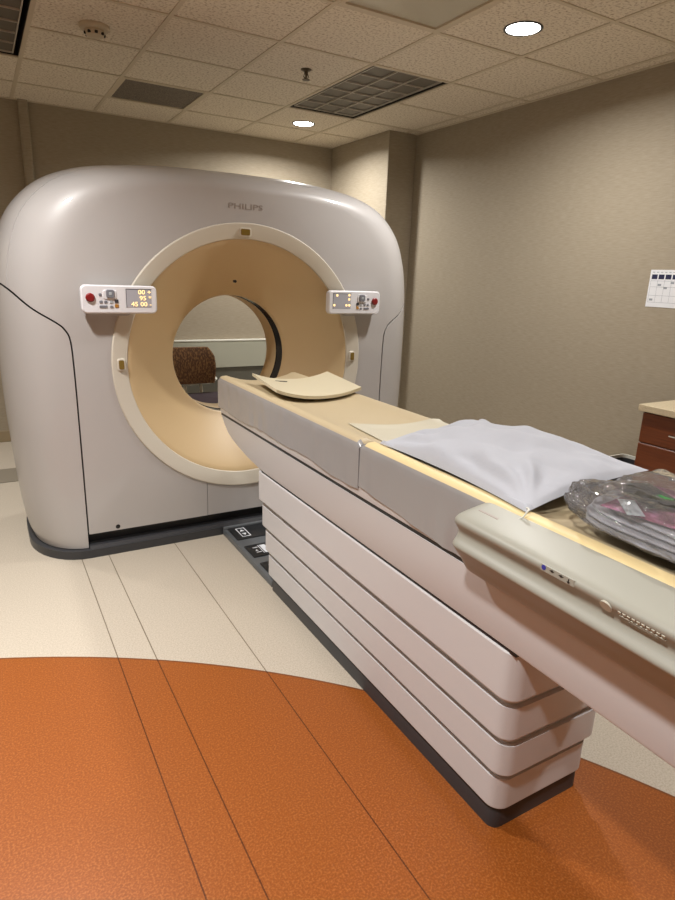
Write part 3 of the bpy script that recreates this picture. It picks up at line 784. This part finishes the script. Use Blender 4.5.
# bin behind the cabinet
bn = thing('waste_bin', 'dark bin with a pale rim standing behind the wood cabinet', 'bin', (3.26, 2.14, 0))
b = bmesh.new(); loft(b, [[(x, y, z) for x, y in rrect(3.26, 2.16, hw, .125*hw/.19, .03)] for z, hw in ((0, .15), (.47, .186), (.47, .176), (.02, .14))]); obj('body', b, 'kick', bn, 40)
b = bmesh.new(); loft(b, [[(x, y, z) for x, y in rrect(3.26, 2.16, hw, .128*hw/.19, .03)] for z, hw in ((.465, .188), (.49, .19), (.49, .178), (.465, .178), (.465, .188))], True, False); obj('rim', b, 'white', bn, 40, 'pale rim')
# chart on the right wall
ch = thing('wall_chart', 'white printed chart with navy header boxes on the right wall', 'wall chart', (XR-.002, 2.25, 1.39))
obj('sheet', B((XR-.003, 2.11, 1.393), (XR-.0005, 2.388, 1.610)), 'paper', ch, 0)
b = bmesh.new()
for k in range(6):
    y1 = 2.376-k*.044; box(b, (XR-.0036, y1-.036, 1.556), (XR-.0028, y1, 1.583))
obj('header_boxes', b, 'navy', ch, 0, 'navy printed header boxes')
b = bmesh.new()
for k in range(7): y1 = 2.378-k*.044; box(b, (XR-.0034, y1-.0012, 1.42), (XR-.0028, y1, 1.553))
for z in (1.42, 1.46, 1.51, 1.545): box(b, (XR-.0034, 2.114, z), (XR-.0028, 2.378, z+.0015))
for k, (yy, zz) in enumerate(((2.33, 1.517), (2.29, 1.50), (2.37, 1.43), (2.25, 1.53))): box(b, (XR-.0034, yy-.022, zz), (XR-.0028, yy, zz+.012))
for k in range(9): box(b, (XR-.0034, 2.36-k*.026, 1.594), (XR-.0028, 2.374-k*.026, 1.598))
obj('table_lines', b, 'greyink', ch, 0, 'grey printed table lines')

# ------------------------------------------------------------------ seen through the bore: counter and chair
ct = thing('wall_panel', 'pale wall panel with a white top cap on the back wall, seen through the bore', 'wall panel', (1.9, 5.87, 0))
obj('cap', B((.7, 5.85, .842), (3.2, YB-.001, .856), .003, 2), 'white', ct, 20)
obj('panel', B((.7, 5.855, .582), (3.2, YB-.001, .842)), 'wallback', ct, 0)
M['lowgrey'] = mat('dark_grey_board', srgb(92, 90, 80), .6)
obj('lower_board', B((.7, 5.872, 0), (3.2, YB-.013, .582)), 'lowgrey', ct, 0, 'dark grey lower board')
chair = thing('side_chair', 'brown patterned office chair with a plum seat, seen through the bore', 'chair', (1.52, 4.95, 0))
b = bmesh.new(); rings = []
for k in range(9):
    t = k/8; z = .575+.30*t; hw = .19+.02*math.sin(PI*t)-.05*max(0, t-.8)*3; y = 5.12+.05*t
    rings.append([(1.52+x, y+yy+.05*(abs(x)/.2)**2*-1, z) for x, yy in rrect(0, 0, hw, .03, .028, 5)])
loft(b, rings); obj('backrest', b, 'chairfab', chair, 50)
b = bmesh.new(); loft(b, [[(x, y, z) for x, y in rrect(1.55, 4.90, .235-i, .225-i, .07, 6)] for z, i in ((.43, .02), (.44, 0), (.475, 0), (.49, .03))]); obj('seat', b, 'seatfab', chair, 50)
b = bmesh.new(); loft(b, [[(x, y, z) for x, y in rrect(1.55, 4.90, .24-i, .23-i, .07, 6)] for z, i in ((.405, .03), (.415, 0), (.429, 0))]); obj('seat_shell', b, 'white', chair, 50, 'pale plastic seat shell')
b = bmesh.new(); tube(b, spline([(1.33, 5.10, .60), (1.37, 5.135, .575), (1.55, 5.15, .565), (1.69, 5.135, .575), (1.73, 5.09, .61)], 6), .016, 8)
tube(b, [(1.47, 5.15, .57), (1.47, 5.12, .43)], .014, 8); tube(b, [(1.61, 5.15, .57), (1.61, 5.12, .43)], .014, 8); obj('back_frame', b, 'white', chair, 50, 'pale frame below the backrest')
for sx_ in (-1, 1):
    for sy_ in (-1, 1):
        b = bmesh.new(); tube(b, [(1.55+sx_*.17, 4.90+sy_*.16, .41), (1.55+sx_*.22, 4.90+sy_*.22, 0)], .012, 8); obj('leg', b, 'louver', chair, 50)

# ------------------------------------------------------------------ lights: downlights of the room, plus unseen fill lamps
def lamp(x, y, e, size=.16, spread=125, col=(1, .975, .945), z=ZC-.012):
    l = bpy.data.lights.new('downlight_or_fill', 'AREA'); l.shape = 'DISK'; l.size = size; l.energy = e; l.color = col; l.spread = math.radians(spread)
    o = bpy.data.objects.new('downlight_or_fill', l); C.objects.link(o); o.location = (x, y, z); return o
lamp(2.54, 2.63, 34, spread=165); lamp(2.565, 5.15, 40, spread=160)
lamp(-.2, 2.45, 42); lamp(-.24, .45, 40); lamp(2.54, .18, 28); lamp(-1.4, .79, 8); lamp(-1.1, 4.9, 24); lamp(.8, -1.5, 28)  # all out of view: first half read off shadows, second half added as fill
wd = bpy.data.worlds.new('world'); bpy.context.scene.world = wd; wd.use_nodes = True
wd.node_tree.nodes['Background'].inputs[0].default_value = (.5, .5, .5, 1); wd.node_tree.nodes['Background'].inputs[1].default_value = .1
vs = bpy.context.scene.view_settings
vs.view_transform = 'Standard'; vs.look = 'None'; vs.exposure = -.05; vs.gamma = 1; vs.use_curve_mapping = False
